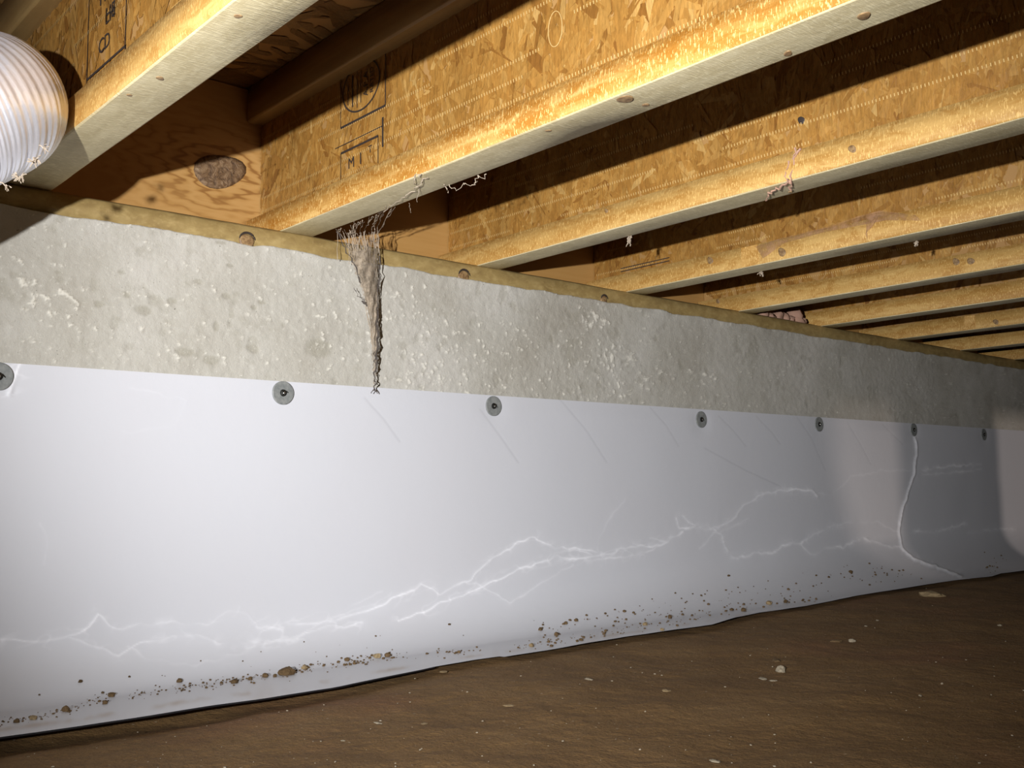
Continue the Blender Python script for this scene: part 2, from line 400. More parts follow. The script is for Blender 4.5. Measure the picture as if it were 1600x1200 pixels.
LAB = {0: 'engineered floor joist farthest left, past the silver duct, just outside the view',
       1: 'first floor joist from the left, passing behind the end of the silver duct',
       2: 'second joist from the left with bright orange lower flange and dusty cobweb hanging under it',
       3: 'third joist from the left, pinkish cobweb streak crossing its lower flange',
       4: 'fourth joist from the left with pinkish dust film smeared along its lower flange',
       5: 'fifth joist from the left, two round knots side by side near the right edge',
       6: 'sixth joist from the left, just right of the pink insulation tufts on the sill',
       7: 'seventh joist from the left, dark knot beside a joint near its visible right end',
       8: 'eighth joist from the left, dim, near the far right end of the sill',
       9: 'ninth joist from the left, nearly dark, thin sliver above the far wall end',
       10: 'tenth joist from the left, deep in shadow at the far right',
       11: 'farthest joist, eleventh from the left, in the dark beyond the others'}
joists = []
for i, xr in enumerate(XR):
    xl = xr - FW - (.004 if i == 2 else 0); xc = (xl + xr) / 2
    J = empty('floor_joist', (xc, .1, ZB)); tag(J, LAB[i], 'joist', 'floor joists overhead'); joists.append(J)
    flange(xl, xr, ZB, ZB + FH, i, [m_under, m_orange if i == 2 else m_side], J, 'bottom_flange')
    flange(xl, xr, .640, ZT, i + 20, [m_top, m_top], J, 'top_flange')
    V, Fc = boxv(xc - .004, xc + .005, Y0, Y1, ZB + FH - .005, .645); mesh('web', V, Fc, m_web, J)
    n = [300, 1500, 2600, 2600, 2000, 1500, 900, 700, 400, 300, 200, 200][i]
    V, Fc = strands(n, -.3, Y1, ZB + FH, .640, lambda u, v, h: (xc - .004 - h, u, v), .025, .085, .005, .018, math.pi / 2, .65)
    s = mesh('wood_strands', V, Fc, m_strand, J); tag(s, kind='stuff')
    if 1 <= i <= 5:   # rows of small pressed dashes
        V, Fc = [], []
        for row in range(6):
            z = .480 + row * .0265 + random.uniform(-.003, .003); y = .2; sl = random.uniform(-.004, .004)
            while y < Y1 - .01:
                if vnoise(np.array([y * 6.]), np.array([row * 7.3 + i]), 1, 5)[0] > .02:
                    zz = z + sl * (y - .8); a = .0022; b = len(V)
                    if zz < .632:
                        V += [(xc - .0058, y - .0007, zz - a), (xc - .0058, y + .0007, zz - a + .0005), (xc - .0062, y + .0009, zz + a), (xc - .0062, y - .0005, zz + a)]
                        Fc.append((b, b + 3, b + 2, b + 1))
                y += .0052
        s = mesh('pressed_marks', V, Fc, m_dash, J); tag(s, kind='stuff')

def on_side(j, px, py):  # point on left face of lower flange
    x = XR[j] - FW; return P(px, py, 0, x)
for j, px, py, r in [(2, 1140, 66, .006), (3, 1332, 233, .006), (4, 1222, 394, .009), (4, 1110, 407, .008), (5, 1494, 409, .008), (5, 1517, 408, .008), (7, 1556, 503, .008), (3, 947, 292, .004), (5, 1122, 471, .006)]:
    p = on_side(j, px, py); disc('knot', (XR[j] - FW - .0006, p[1], min(max(p[2], ZB + .01), ZB + FH - .008)), (-1, 0, 0), r, r * .8, m_knot, joists[j], .0009)
for j, px, py, a, b in [(1, 250, 122, .008, .004), (1, 201, 148, .006, .003), (1, 372, 25, .006, .004), (2, 972, 153, .018, .009), (2, 1350, 25, .012, .006), (2, 857, 204, .006, .004), (2, 1009, 164, .007, .004), (2, 1236, 86, .010, .004), (3, 1262, 309, .006, .003)]:
    p = P(px, py, 2, ZB); disc('knot', (min(max(p[0], XR[j] - FW + .012), XR[j] - .012), p[1], ZB), (0, 0, -1), a * .6, b, m_knot, joists[j], .0007)

m_joint = timber('joint_patch', (.55, .30, .08), (.40, .19, .03), (.72, .46, .16), 1.5, 17)
for j, pa, pb in [(4, (1159, 402), (1184, 402)), (7, (1508, 512), (1524, 510))]:
    x = XR[j] - FW - (.004 if j == 2 else 0); a = P(*pa, 0, x)[1]; b = P(*pb, 0, x)[1]
    V, Fc = boxv(x - .0012, x + .002, min(a, b), max(a, b), ZB + .004, ZB + FH - .001); mesh('finger_joint', V, Fc, m_joint, joists[j])

# ink stamps on the webs
def text_mesh(body, size, sx=1.):
    cu = bpy.data.curves.new('t', 'FONT'); cu.body = body; cu.size = size; cu.extrude = .0001; cu.align_x = 'CENTER'; cu.align_y = 'CENTER'; cu.resolution_u = 3
    o = bpy.data.objects.new('t', cu); C.objects.link(o); dg = bpy.context.evaluated_depsgraph_get()
    me = bpy.data.meshes.new_from_object(o.evaluated_get(dg)); bpy.data.objects.remove(o)
    V = [(v.co.x * sx, v.co.y, v.co.z) for v in me.vertices]; Fc = [tuple(p.vertices) for p in me.polygons]; return V, Fc
def stamp(j, items, wob=0):
    xw = (XR[j] - FW - (.004 if j == 2 else 0) + XR[j]) / 2 - .0062; V, Fc = [], []
    def add(vs, fs):
        b = len(V); V.extend(vs); Fc.extend([tuple(b + k for k in f) for f in fs])
    for it in items:
        if it[0] == 'line':
            _, y0, z0, y1, z1, w_ = it; d = Vector((0, y1 - y0, z1 - z0)).normalized(); nn = Vector((0, -d.z, d.y)) * w_ / 2
            a = Vector((xw, y0, z0)); b = Vector((xw, y1, z1)); add([a - nn, b - nn, b + nn, a + nn], [(0, 3, 2, 1)])
        elif it[0] == 'ring':
            _, yc, zc, ry, rz, w_ = it; n = 40; vs = []
            for k in range(n):
                a = 2 * math.pi * k / n
                for s_ in (0, 1): vs.append((xw, yc + (ry - s_ * w_) * math.cos(a), zc + (rz - s_ * w_) * math.sin(a)))
            add(vs, [(2 * k, 2 * k + 1, (2 * k + 3) % (2 * n), (2 * k + 2) % (2 * n)) for k in range(n)])
        else:
            _, body, yc, zc, size, rot = it; tv, tf = text_mesh(body, size)
            cr, sr = math.cos(rot), math.sin(rot)
            add([(xw - v[2], yc - (v[0] * cr - v[1] * sr), zc + (v[0] * sr + v[1] * cr)) for v in tv], tf)
    o = mesh('ink_stamp', V, Fc, m_ink, joists[j]); o['label'] = 'black ink grade stamp printed on the strand board web'
H = math.pi / 2
ln = lambda a, b, c, d, w_=.0022: ('line', a, b, c, d, w_)
stamp(2, [ln(1.196, .561, 1.319, .561, .0035), ln(1.196, .561, 1.196, .640), ln(1.319, .561, 1.319, .640, .0012), ('ring', 1.262, .612, .052, .040, .0028),
          ln(1.285, .585, 1.285, .636, .003), ln(1.272, .580, 1.272, .638, .0018), ln(1.298, .592, 1.298, .630, .0018), ln(1.262, .585, 1.262, .636, .0014),
          ('text', 'A.P.A.', 1.248, .612, .017, H), ('text', 'RATED', 1.232, .612, .013, H),
          ln(1.204, .532, 1.335, .532, .0014), ln(1.215, .520, 1.318, .520, .0035), ln(1.318, .520, 1.318, ZB + FH + .001, .0016), ln(1.215, .520, 1.215, ZB + FH + .001, .0016), ln(1.203, .545, 1.203, .500, .004),
          ('text', 'M', 1.288, .497, .024, 0), ('text', 'I', 1.262, .497, .026, 0), ('text', 'T', 1.236, .505, .016, 0)])
stamp(1, [ln(1.222, .475, 1.222, .64, .0022), ln(1.098, .49, 1.098, .64, .0022), ('text', 'HT', 1.165, .585, .030, 0), ('text', 'LH', 1.148, .553, .026, 0), ('text', 'HE', 1.148, .555, .026, 0),
          ('text', 'CD', 1.165, .523, .026, 0), ln(1.222, .497, 1.098, .497, .003), ('text', 'EXPOSURE', 1.168, .482, .016, 0), ('text', 'EXPOSURE', 1.166, .483, .0165, 0)])
stamp(4, [ln(1.50, .483, 1.36, .483, .002), ln(1.50, .476, 1.36, .476, .002)])
# pale scuffed loop and dark spot on webs
V, Fc = [], []; xw = joists[2].location.x - .0062
tube(V, Fc, [(xw, .836 + .012 * math.cos(a), .548 + .022 * math.sin(a)) for a in np.linspace(0, 6.5, 30)], .0006, 4)
mesh('pressed_loop', V, Fc, m_dash, joists[2])
p = P(1252, 188, 0, joists[3].location.x - .005); disc('spot', (joists[3].location.x - .005, p[1], p[2]), (-1, 0, 0), .006, .005, m_ink, joists[3])

# ------------------------------------------------------------------ flexible duct
def bez(p, n):
    p = [Vector(q) for q in p]; out = []
    for k in range(n):
        t = k / (n - 1) * (len(p) - 3); i = min(int(t), len(p) - 4); u = t - i
        a, b, c, d = p[i], p[i + 1], p[i + 2], p[i + 3]
        out.append(.5 * ((2 * b) + (c - a) * u + (2 * a - 5 * b + 4 * c - d) * u * u + (3 * b - a - 3 * c + d) * u ** 3))
    return out
_c = (R @ np.array([-808., 440., -F])) / F * 1.12
_d = R @ np.array([-.44, -.52, .73]); _d /= np.linalg.norm(_d)
DUCT = [tuple(_c + _d * t) for t in (1.0, .75, .5, .25, .10)] + [tuple(_c + _d * .01), (_c[0], _c[1] + .10, _c[2] + .03), (_c[0] - .02, 1.39, _c[2] + .07), (_c[0] - .03, 1.49, _c[2] + .10), (_c[0] - .03, 1.57, _c[2] + .11)]
RD = .077
path = bez(DUCT, 1400)
arc = [0]
for a, b in zip(path, path[1:]): arc.append(arc[-1] + (b - a).length)
npt = int(arc[-1] / .0009); sp = np.linspace(0, arc[-1], npt); PA = np.array([tuple(p) for p in path])
Q = np.stack([np.interp(sp, arc, PA[:, k]) for k in range(3)], -1)
T = np.gradient(Q, axis=0); T /= np.linalg.norm(T, axis=1)[:, None]
u = np.cross(T[0], [0, 0, 1.]); u /= np.linalg.norm(u); nA = 72; G = np.zeros((nA + 1, npt, 3)); th = np.linspace(0, 2 * np.pi, nA + 1)
for i in range(npt):
    u = u - T[i] * (u @ T[i]); u /= np.linalg.norm(u); v = np.cross(T[i], u)
    s_ = sp[i] + .0126 * th / (2 * np.pi)
    rr = RD + .0006 * np.sin(2 * np.pi * s_ / .0042) + .0022 * np.abs(np.sin(np.pi * s_ / .0126)) ** .5 + .0005 * np.sin(sp[i] * 170 + 2 * np.sin(th)) * np.sin(sp[i] * 47) + .0014 * np.sin(2 * th + sp[i] * 30) * np.sin(sp[i] * 21)
    G[:, i] = Q[i] + (np.cos(th) * rr)[:, None] * u + (np.sin(th) * rr)[:, None] * v
duct = empty('flexible_duct', tuple(Q[npt // 2])); tag(duct, 'ribbed silver aluminium flexible duct bulging in at the upper left', 'duct')
grid('ribbed_hose', G, m_foil, duct)
V, Fc = [], []
for px, py in [(57, 248), (28, 278), (68, 232), (8, 290), (52, 254), (33, 276)]:
    c = P(px, py, 1, 1.07)
    for k in range(10):
        d = Vector((random.gauss(0, 1), random.gauss(0, 1), random.gauss(-.5, 1))).normalized() * .006
        tube(V, Fc, [Vector(c), Vector(c) + d * .5 + Vector((0, 0, .001)), Vector(c) + d], .0006, 3)
s = mesh('dust_shreds', V, Fc, m_thread, duct); tag(s, kind='stuff')

# ------------------------------------------------------------------ white liner
EDGE = [(-120, 1170), (0, 1152.5), (133, 1133), (266, 1113), (400, 1092), (519, 1072), (600, 1056), (681, 1039), (740, 1030), (781, 1025), (786, 1026), (900, 1007.5), (975, 995), (1040, 987), (1112, 976.5), (1150, 964), (1187, 956), (1219, 952), (1260, 946), (1300, 938), (1350, 927), (1400, 915.6), (1440, 910), (1487, 906), (1550, 901), (1575, 893), (1600, 890.6), (1660, 882), (1740, 872)]
ZE = ZF + .008
def lift(x): return .0045 * (1 - sstep(.5, 1.2, x))
ep = np.array([P(a, b, 2, ZE + .001 + float(lift(P(a, b, 2, ZE)[0]))) for a, b in EDGE])
xs = [-.5]
while xs[-1] < 4.6:
    x = xs[-1]; xs.append(x + (.02 if x < .2 else .0017 + .0017 * max(0, x - .6)))
xs = np.array(xs); ye = np.interp(xs, ep[:, 0], ep[:, 1]); YL = YW - .006
nw, nc, na = 210, 64, 60; rc = .080 + .055 * sstep(1.1, 2.3, xs); rz = rc * .95; rows = []
for t in np.linspace(0, 1, nw, endpoint=False): rows.append(np.stack([xs, xs * 0 + YL, xs * 0 + ZL + (ZE + rz - ZL) * t], -1))
for t in np.linspace(0, 1, nc, endpoint=False):
    a = t * math.pi / 2; rows.append(np.stack([xs, xs * 0 + YL - rc + rc * math.cos(a), xs * 0 + ZE + rz - rz * math.sin(a)], -1))
for t in np.linspace(0, 1, na): rows.append(np.stack([xs, (YL - rc) + (ye - (YL - rc)) * t, xs * 0 + ZE], -1))
G = np.stack(rows, 0); nr = len(rows); tt = np.linspace(0, 1, nr)
# creases: polylines laid out on the liner as (x, height projected on the wall)
CR = [([(0, 1002), (41, 1004), (72, 1001), (103, 997), (119, 989), (137, 977), (151, 960)], 1), ([(109, 996), (134, 1005), (162, 1017), (187, 1024), (203, 1014), (225, 1003), (259, 998), (294, 996), (325, 993), (347, 1005)], .8),
      ([(153, 961), (172, 974), (194, 983), (219, 976), (256, 973), (294, 974), (331, 973), (353, 958), (372, 952), (387, 964), (403, 975)], .7), ([(403, 978), (422, 982), (440, 986)], 1.3),
      ([(387, 1002), (409, 1007), (434, 999), (456, 999), (478, 989), (516, 977), (541, 978), (566, 973)], 1.2), ([(356, 1027), (375, 1022), (409, 1007)], .9), ([(450, 974), (491, 974), (525, 969), (556, 960), (584, 950), (609, 939), (637, 928)], 1.2),
      ([(637, 928), (659, 914), (675, 922), (687, 927), (712, 917), (737, 905), (759, 883), (784, 863), (809, 849), (834, 839), (850, 849), (866, 856), (900, 857), (931, 862)], 1.),
      ([(622, 971), (650, 961), (672, 952), (697, 939), (728, 928), (750, 917), (775, 905), (812, 889), (847, 878), (872, 869), (900, 875), (925, 870), (953, 866), (975, 856), (1000, 853), (1028, 853), (1050, 842), (1066, 831)], 1.2),
      ([(728, 911), (747, 914), (769, 927), (797, 941), (819, 930), (847, 911), (875, 891), (894, 883)], .5), ([(866, 866), (885, 860), (905, 860), (925, 868)], .7), ([(928, 877), (956, 872), (981, 870), (1003, 864), (1028, 854)], 1),
      ([(931, 862), (936, 840), (952, 808), (975, 780)], .3), ([(1056, 809), (1061, 825), (1081, 822), (1094, 826), (1112, 826), (1134, 817), (1150, 808), (1162, 791), (1184, 775), (1216, 767), (1244, 764), (1269, 767), (1277, 773)], 1.2),
      ([(1112, 826), (1125, 834), (1130, 850), (1137, 861)], 1), ([(1066, 808), (1078, 816), (1094, 826)], .8), ([(1091, 856), (1116, 834), (1170, 810)], .6), ([(1016, 841), (1037, 845), (1059, 837)], .8), ([(1144, 872), (1162, 870), (1181, 864), (1207, 865), (1222, 853)], 1),
      ([(1222, 853), (1234, 848), (1250, 850), (1269, 837), (1284, 830), (1300, 823), (1330, 814)], 1.2), ([(1252, 851), (1265, 866), (1275, 868), (1288, 855)], .7), ([(1288, 855), (1317, 855), (1347, 840), (1367, 848), (1390, 855), (1407, 855)], 1),
      ([(1429, 683), (1431, 710), (1427, 743), (1415, 777), (1406, 807), (1403, 833), (1408, 857), (1417, 868), (1437, 878), (1467, 888), (1503, 902)], 2.2), ([(1427, 830), (1460, 832), (1483, 825), (1510, 817)], 1), ([(1513, 833), (1537, 830), (1563, 827), (1587, 827)], .9),
      ([(1440, 735), (1483, 728), (1533, 725)], .9), ([(1440, 742), (1500, 738), (1533, 733)], .7), ([(29, 568), (22, 590), (14, 612)], 2), ([(200, 1010), (230, 1028), (300, 1040), (360, 1030)], .4), ([(500, 985), (520, 968), (560, 940), (600, 925)], .3),
      ([(1280, 770), (1300, 772), (1330, 745), (1380, 735), (1425, 735)], .35), ([(1403, 833), (1370, 815), (1340, 818)], .4), ([(60, 820), (76, 845), (70, 880)], .25), ([(200, 606), (290, 625), (275, 665), (190, 676)], .18)]
SC_ = [[(750, 640), (780, 680), (809, 722)], [(875, 625), (915, 672), (947, 722)], [(1015, 637), (1040, 665), (1059, 697)], [(1122, 650), (1145, 672), (1165, 697)], [(1181, 650), (1205, 675), (1219, 694)], [(1245, 652), (1268, 685), (1290, 735)], [(1324, 660), (1343, 692), (1360, 725)], [(1378, 663), (1410, 695)], [(570, 622), (600, 655), (625, 690)], [(1100, 700), (1165, 735), (1220, 760)]]
Xp = G[..., 0] * YL / G[..., 1]; Zp = G[..., 2] * YL / G[..., 1]
jx = Xp + .004 * vnoise(Xp, Zp, 45, 61); jz = Zp + .0035 * vnoise(Xp, Zp, 60, 62)
def dist(lines, wfun, jig=True, ws=False):
    out = np.zeros_like(Xp); A_ = jx if jig else Xp; B_ = jz if jig else Zp
    for pts, amp in lines:
        q = np.array([P(a, b, 1, YL) for a, b in pts])[:, [0, 2]]
        lo, hi = q.min(0) - .05, q.max(0) + .05; ci = np.where((Xp[0] > lo[0] - .3) & (Xp[-1] < hi[0] + .6))[0]
        if not len(ci): continue
        c0, c1 = ci[0], ci[-1] + 1; a_, b_ = A_[:, c0:c1], B_[:, c0:c1]; d = np.full(a_.shape, 9.)
        for (x0, z0), (x1, z1) in zip(q, q[1:]):
            L2 = (x1 - x0) ** 2 + (z1 - z0) ** 2; t = np.clip(((a_ - x0) * (x1 - x0) + (b_ - z0) * (z1 - z0)) / L2, 0, 1)
            d = np.minimum(d, np.hypot((a_ - x0 - t * (x1 - x0)), b_ - z0 - t * (z1 - z0)))
        if ws: d = d / WS[None, c0:c1]
        out[:, c0:c1] = np.maximum(out[:, c0:c1], amp * wfun(d))
    return out
WS = 1 + .8 * np.clip(xs - 1.1, 0, 2)
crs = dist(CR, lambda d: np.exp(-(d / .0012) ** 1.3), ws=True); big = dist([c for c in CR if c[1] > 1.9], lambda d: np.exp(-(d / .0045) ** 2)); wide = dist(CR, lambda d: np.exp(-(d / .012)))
sheen = dist([(p, 1) for p in SC_], lambda d: np.exp(-(d / .0022) ** 2), False)
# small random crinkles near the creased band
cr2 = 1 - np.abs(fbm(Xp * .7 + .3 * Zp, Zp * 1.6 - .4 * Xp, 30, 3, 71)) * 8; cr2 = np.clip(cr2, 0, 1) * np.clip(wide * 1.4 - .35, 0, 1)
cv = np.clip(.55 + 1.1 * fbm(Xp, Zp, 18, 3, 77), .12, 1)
crease = np.clip(crs * .55 * cv + .22 * cr2 + .06 * wide, 0, 1)  # mask for the painted crease highlights, with a faint band beside each
disp = .003 * fbm(Xp, Zp, 2.2, 3, 51) + .0010 * wide * fbm(Xp, Zp, 16, 3, 52) + .00035 * np.minimum(crs, 2) + .00015 * cr2 - .0002 * sheen + .0013 * big
T2 = np.broadcast_to(tt[:, None], Xp.shape); disp = disp * sstep(0, .06, T2) + .001
for px, py in [(-3, 588), (442, 614), (771, 634.5), (1095.5, 655.5), (1279.5, 663), (1427.5, 671.5), (1537, 679)]:   # pinned in at the washers
    q = P(px, py, 1, YL); rr_ = np.hypot(Xp - q[0], Zp - q[2]); disp = disp * (1 - np.exp(-(rr_ / .03) ** 2)) 
# folds beside washers
nrmY = np.where(T2 < nw / nr, 1., np.clip(1 - (T2 - nw / nr) / (nc / nr), 0, 1)); nrmZ = np.sqrt(1 - nrmY ** 2 + 1e-9)
G[..., 1] -= disp * nrmY; G[..., 2] += disp * nrmZ
apr = sstep((nw + nc * .7) / nr, 1, T2)
G[..., 2] += apr * (.003 * fbm(Xp, Zp * 0 + .5, 6, 3, 81) * (.4 + .6 * (1 - sstep(.95, 1, T2))) + lift(Xp))  # near end of the apron stands off the ground
G[..., 2] = np.maximum(G[..., 2], ZF + .0065)
drow = np.exp(-((T2 - (1 - .30 * na / nr)) / .018) ** 2)
dirt = np.clip(drow * sstep(-.05, .45, fbm(Xp, Zp, 22, 4, 91)) * (1 - .5 * sstep(.9, 1.5, Xp)) + .35 * apr * sstep(.1, .5, fbm(Xp, Zp, 12, 4, 92)), 0, 1)
liner = empty('vapor_barrier', (2., YL, ZF)); tag(liner, 'crinkled white plastic sheet hung on the lower wall and turned out over the dirt', 'liner')
grid('white_sheet', G, m_liner, liner, attrs={'crease': crease, 'dirt': dirt, 'sheen_line': sheen})
# thin black strip painted in for the shadow beneath the lifted border
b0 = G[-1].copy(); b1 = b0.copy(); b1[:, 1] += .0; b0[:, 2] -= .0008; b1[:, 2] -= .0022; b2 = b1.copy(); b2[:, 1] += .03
grid('under_edge_shadow', np.stack([b0, b1, b2], 0)[:, (xs > .25) & (xs < .95)], mat('under_edge_shadow', (.012, .011, .012), .6), liner)
Gl = G

# washers
WL = ['grey round plastic washer at the left edge of the view, cut off by it', 'second grey round washer from the left, largest one shown whole', 'third grey washer from the left, just right of the cobweb tip',
      'fourth grey washer from the left, with a pulled pleat beside it', 'fifth grey washer from the left, where the liner light turns warmer', 'sixth washer from the left with the long vertical crease below it', 'seventh and smallest washer, farthest right along the liner top']
for i, (px, py) in enumerate([(-3, 588), (442, 614), (771, 634.5), (1095.5, 655.5), (1279.5, 663), (1427.5, 671.5), (1537, 679)]):
    q = P(px, py, 1, YL - .002); c = Vector((q[0], YL - .0015, q[2]))
    W = empty('washer_fastener', c); tag(W, WL[i], 'washer', 'washers pinning the liner to the wall')
    V = []; n = 40; prof = [(.0188, .001), (.0188, -.0008), (.0178, -.0014), (.0060, -.0012), (.0055, -.0006), (.0, -.0006)]
    for r_, h in prof:
        for k in range(n):
            a = 2 * math.pi * k / n; V.append((c.x + r_ * math.cos(a) * (1 + .015 * math.sin(3 * a + i)), c.y + h - .001, c.z + r_ * math.sin(a)))
    Fc = [(a * n + k, a * n + (k + 1) % n, (a + 1) * n + (k + 1) % n, (a + 1) * n + k) for a in range(len(prof) - 1) for k in range(n)]
    mesh('plastic_disc', V, Fc, m_washer, W, False)
    V, Fc = [], []; tube(V, Fc, [c + Vector((0, -.0018, 0)), c + Vector((0, -.0036, 0)), c + Vector((0, -.0046, 0))], [.0058, .0054, .0030], 9)
    tube(V, Fc, [c + Vector((0, -.0022, .001)), c + Vector((.0045, -.0030, .0025)), c + Vector((.0085, -.0026, -.001 + .002 * math.sin(i * 2)))], [.0018, .0014, .0007], 5)
    h = mesh('nail_head', V, Fc, m_nail, W); h['label'] = 'dark steel nail head'
    V, Fc = [], []; tube(V, Fc, [c + Vector((.0, -.0044, -.0004)), c + Vector((0, -.0056, -.0004)), c + Vector((0, -.006, -.0004))], [.0020, .0019, .001], 10)
    mesh('nail_tip', V, Fc, m_pin, W, True)

# ------------------------------------------------------------------ cobwebs
CY = YW - .022
def pw(px, py, dy=0.): return Vector(P(px, py, 1, CY + dy))
def pf(px, py): return Vector(P(px, py, 2, ZB - .001))
cob = empty('cobweb', pw(560, 400)); tag(cob, 'dusty grey-brown cobweb funnel hanging from the orange joist down the concrete', 'cobweb')
Lb = [(527, 362), (537, 382), (548, 405), (558, 432), (567, 455), (574, 480), (578, 510), (581, 545), (583, 575), (585, 600)]
Rb = [(592, 352), (592, 375), (591, 400), (590, 432), (590, 455), (591, 480), (592, 510), (591, 545), (588, 575), (586, 600)]
t_ = np.linspace(1.5, 9, 90); lx, ly = [np.interp(t_, range(10), [p[k] for p in Lb]) for k in (0, 1)]; rx, ry = [np.interp(t_, range(10), [p[k] for p in Rb]) for k in (0, 1)]
Gc = np.zeros((90, 16, 3))
for i in range(90):
    for k in range(16):
        f = k / 15; jit = 1.6 * math.sin(i * 1.9 + k) if k in (0, 15) else 0
        Gc[i, k] = pw(lx[i] * (1 - f) + rx[i] * f + jit + .8 * math.sin(i * .7), ly[i] * (1 - f) + ry[i] * f, -.014 * math.sin(f * math.pi) * (1 - i / 100) + .002 * math.sin(i * .4 + k))
grid('web_sheet', Gc, m_sheet, cob)
def hairy(V, Fc, pts, r, jit, n=4, sub=5):
    out = []
    for a, b in zip(pts, pts[1:]):
        for s_ in range(sub): out.append(Vector(a).lerp(Vector(b), s_ / sub) + Vector([random.gauss(0, jit) for _ in range(3)]))
    out.append(Vector(pts[-1])); tube(V, Fc, out, [r * random.uniform(.5, 1.7) for _ in out], n)
V, Fc = [], []
ups = [(528, 362, 533, 357), (545, 368, 555, 350), (552, 366, 560, 347), (562, 362, 566, 345), (570, 360, 582, 338), (585, 352, 592, 330), (590, 355, 603, 322), (592, 365, 612, 325), (580, 362, 588, 336), (556, 372, 553, 352)]
for a, b, c_, d in ups:
    q = pf(c_, d); hairy(V, Fc, [pw(a + random.uniform(-4, 4), b + 45), pw(a, b), q.lerp(pw(a, b), .5), q], .0005, .0012)
    for _ in range(2): hairy(V, Fc, [pw(a, b).lerp(q, random.random()), q + Vector((random.gauss(0, .004), random.gauss(0, .006), 0))], .0003, .0008)
for _ in range(34):
    s_ = random.random(); hairy(V, Fc, [pw(530 + 62 * s_, 365 + random.uniform(-5, 5)), pw(560 + 30 * s_, 430), pw(580 + 10 * s_, 500 + random.uniform(-30, 60))], .00032, .0013)
pts = [(600, 330), (625, 310), (645, 296), (655, 285), (668, 275)]
hairy(V, Fc, [pf(*p) - Vector((0, 0, .002)) for p in pts], .0006, .0016)
hairy(V, Fc, [pf(650, 290), pf(648, 278), pf(658, 272)], .0005, .002); hairy(V, Fc, [pf(655, 292), pf(652, 305) - Vector((0, 0, .01))], .0005, .001)
o = mesh('web_threads', V, Fc, m_thread, cob); tag(o, kind='stuff')
V, Fc = [], []
hairy(V, Fc, [pw(*p, -.004) for p in [(527, 362), (540, 388), (553, 412), (562, 440), (566, 448)]], .0007, .0012)
hairy(V, Fc, [pw(*p, -.004) for p in [(593, 400), (594, 430), (590, 470), (592, 500), (589, 530), (588, 560), (586, 590), (585, 608), (580, 614)]], .0009, .0015)
hairy(V, Fc, [pw(*p, -.004) for p in [(588, 480), (591, 520), (587, 550), (587, 580)]], .0010, .0018)
hairy(V, Fc, [pw(585, 605), pw(590, 615)], .0006, .001); hairy(V, Fc, [pw(566, 470), pw(573, 478)], .0016, .001); hairy(V, Fc, [pw(553, 450), pw(558, 462), pw(570, 470)], .0005, .001)
o = mesh('dust_clumps', V, Fc, m_darkthread, cob); tag(o, kind='stuff')

def small_web(label, pts_list, m, r=.0006, name='cobweb', jit=.0015):
    V, Fc = [], []
    for pts in pts_list: hairy(V, Fc, pts, r, jit)
    o = mesh(name, V, Fc, m); tag(o, label, 'cobweb', kind='stuff'); return o
e = lambda px, py, dz=0: Vector(P(px, py, 2, ZB - .0015)) - Vector((0, 0, dz))
small_web('short cobweb wisps along the underside edge of the orange-flanged joist', [[e(700, 288), e(715, 292, .004), e(725, 287)], [e(725, 287), e(742, 284, .005), e(748, 278)], [e(695, 288), e(700, 295, .006)], [e(748, 278), e(760, 272)], [e(640, 318), e(642, 328, .004)]], m_thread, .0005)
small_web('pink-brown forked cobweb streak on the third joist near upper right', [[Vector(P(1250, 235, 0, XR[3] - FW - .001)), Vector(P(1232, 255, 0, XR[3] - FW - .001)), Vector(P(1226, 275, 0, XR[3] - FW - .001)), e(1235, 283, .002)],
    [e(1235, 283, .002), e(1215, 292, .003), e(1200, 300, .003), e(1197, 310, .003)], [e(1232, 280, .002), e(1236, 294, .003)], [Vector(P(1243, 232, 0, XR[3] - FW - .001)), Vector(P(1238, 262, 0, XR[3] - FW - .001)), e(1235, 283, .002)]], mat('pink_web', (.45, .27, .19), .95), .0012)
def tuft(label, px, py, m, j, h=.02):
    c = Vector(P(px, py, 0, XR[j] - .004)); c.z = ZB - .001; V, Fc = [], []
    for _ in range(8): hairy(V, Fc, [c + Vector((random.gauss(0, .002), random.gauss(0, .003), 0)), c + Vector((random.gauss(0, .002), random.gauss(0, .003), -h * random.uniform(.5, 1)))], .0007, .001)
    o = mesh('dust_tuft', V, Fc, m); tag(o, label, 'dust'); return o
tuft('small white dust tuft hanging under the third joist', 983, 373, m_thread, 3, .018)
tuft('tiny white dust thread under the fourth joist, left of the dust film', 1190, 420, m_thread, 4, .010)
tuft('tiny white dust thread under the fourth joist, below its dust film', 1431, 378, m_thread, 4, .010)
# pink film draped on the fourth joist
xf = XR[4] - FW - .0015
def film(pts_top, pts_bot, n=50):
    tt_ = np.linspace(0, 1, n); a = np.array(pts_top, float); b = np.array(pts_bot, float)
    A = np.stack([np.interp(tt_, np.linspace(0, 1, len(a)), a[:, k]) for k in (0, 1)], -1); B = np.stack([np.interp(tt_, np.linspace(0, 1, len(b)), b[:, k]) for k in (0, 1)], -1)
    Gf = np.zeros((10, n, 3))
    for r_ in range(10):
        for k in range(n):
            q = A[k] * (1 - r_ / 9) + B[k] * r_ / 9; Gf[r_, k] = P(q[0], q[1], 0, xf - .003 * math.sin(r_ / 9 * math.pi) - .001 * math.sin(k))
    return Gf
fo = empty('dust_film', P(1300, 370, 0, xf)); tag(fo, 'thin pinkish brown dust film draped over the fourth joist', 'cobweb')
grid('film', film([(1180, 385), (1220, 372), (1290, 355), (1340, 338), (1375, 329), (1430, 336)], [(1192, 404), (1225, 380), (1290, 362), (1355, 350), (1385, 344), (1440, 345)]), m_pinkfilm, fo)
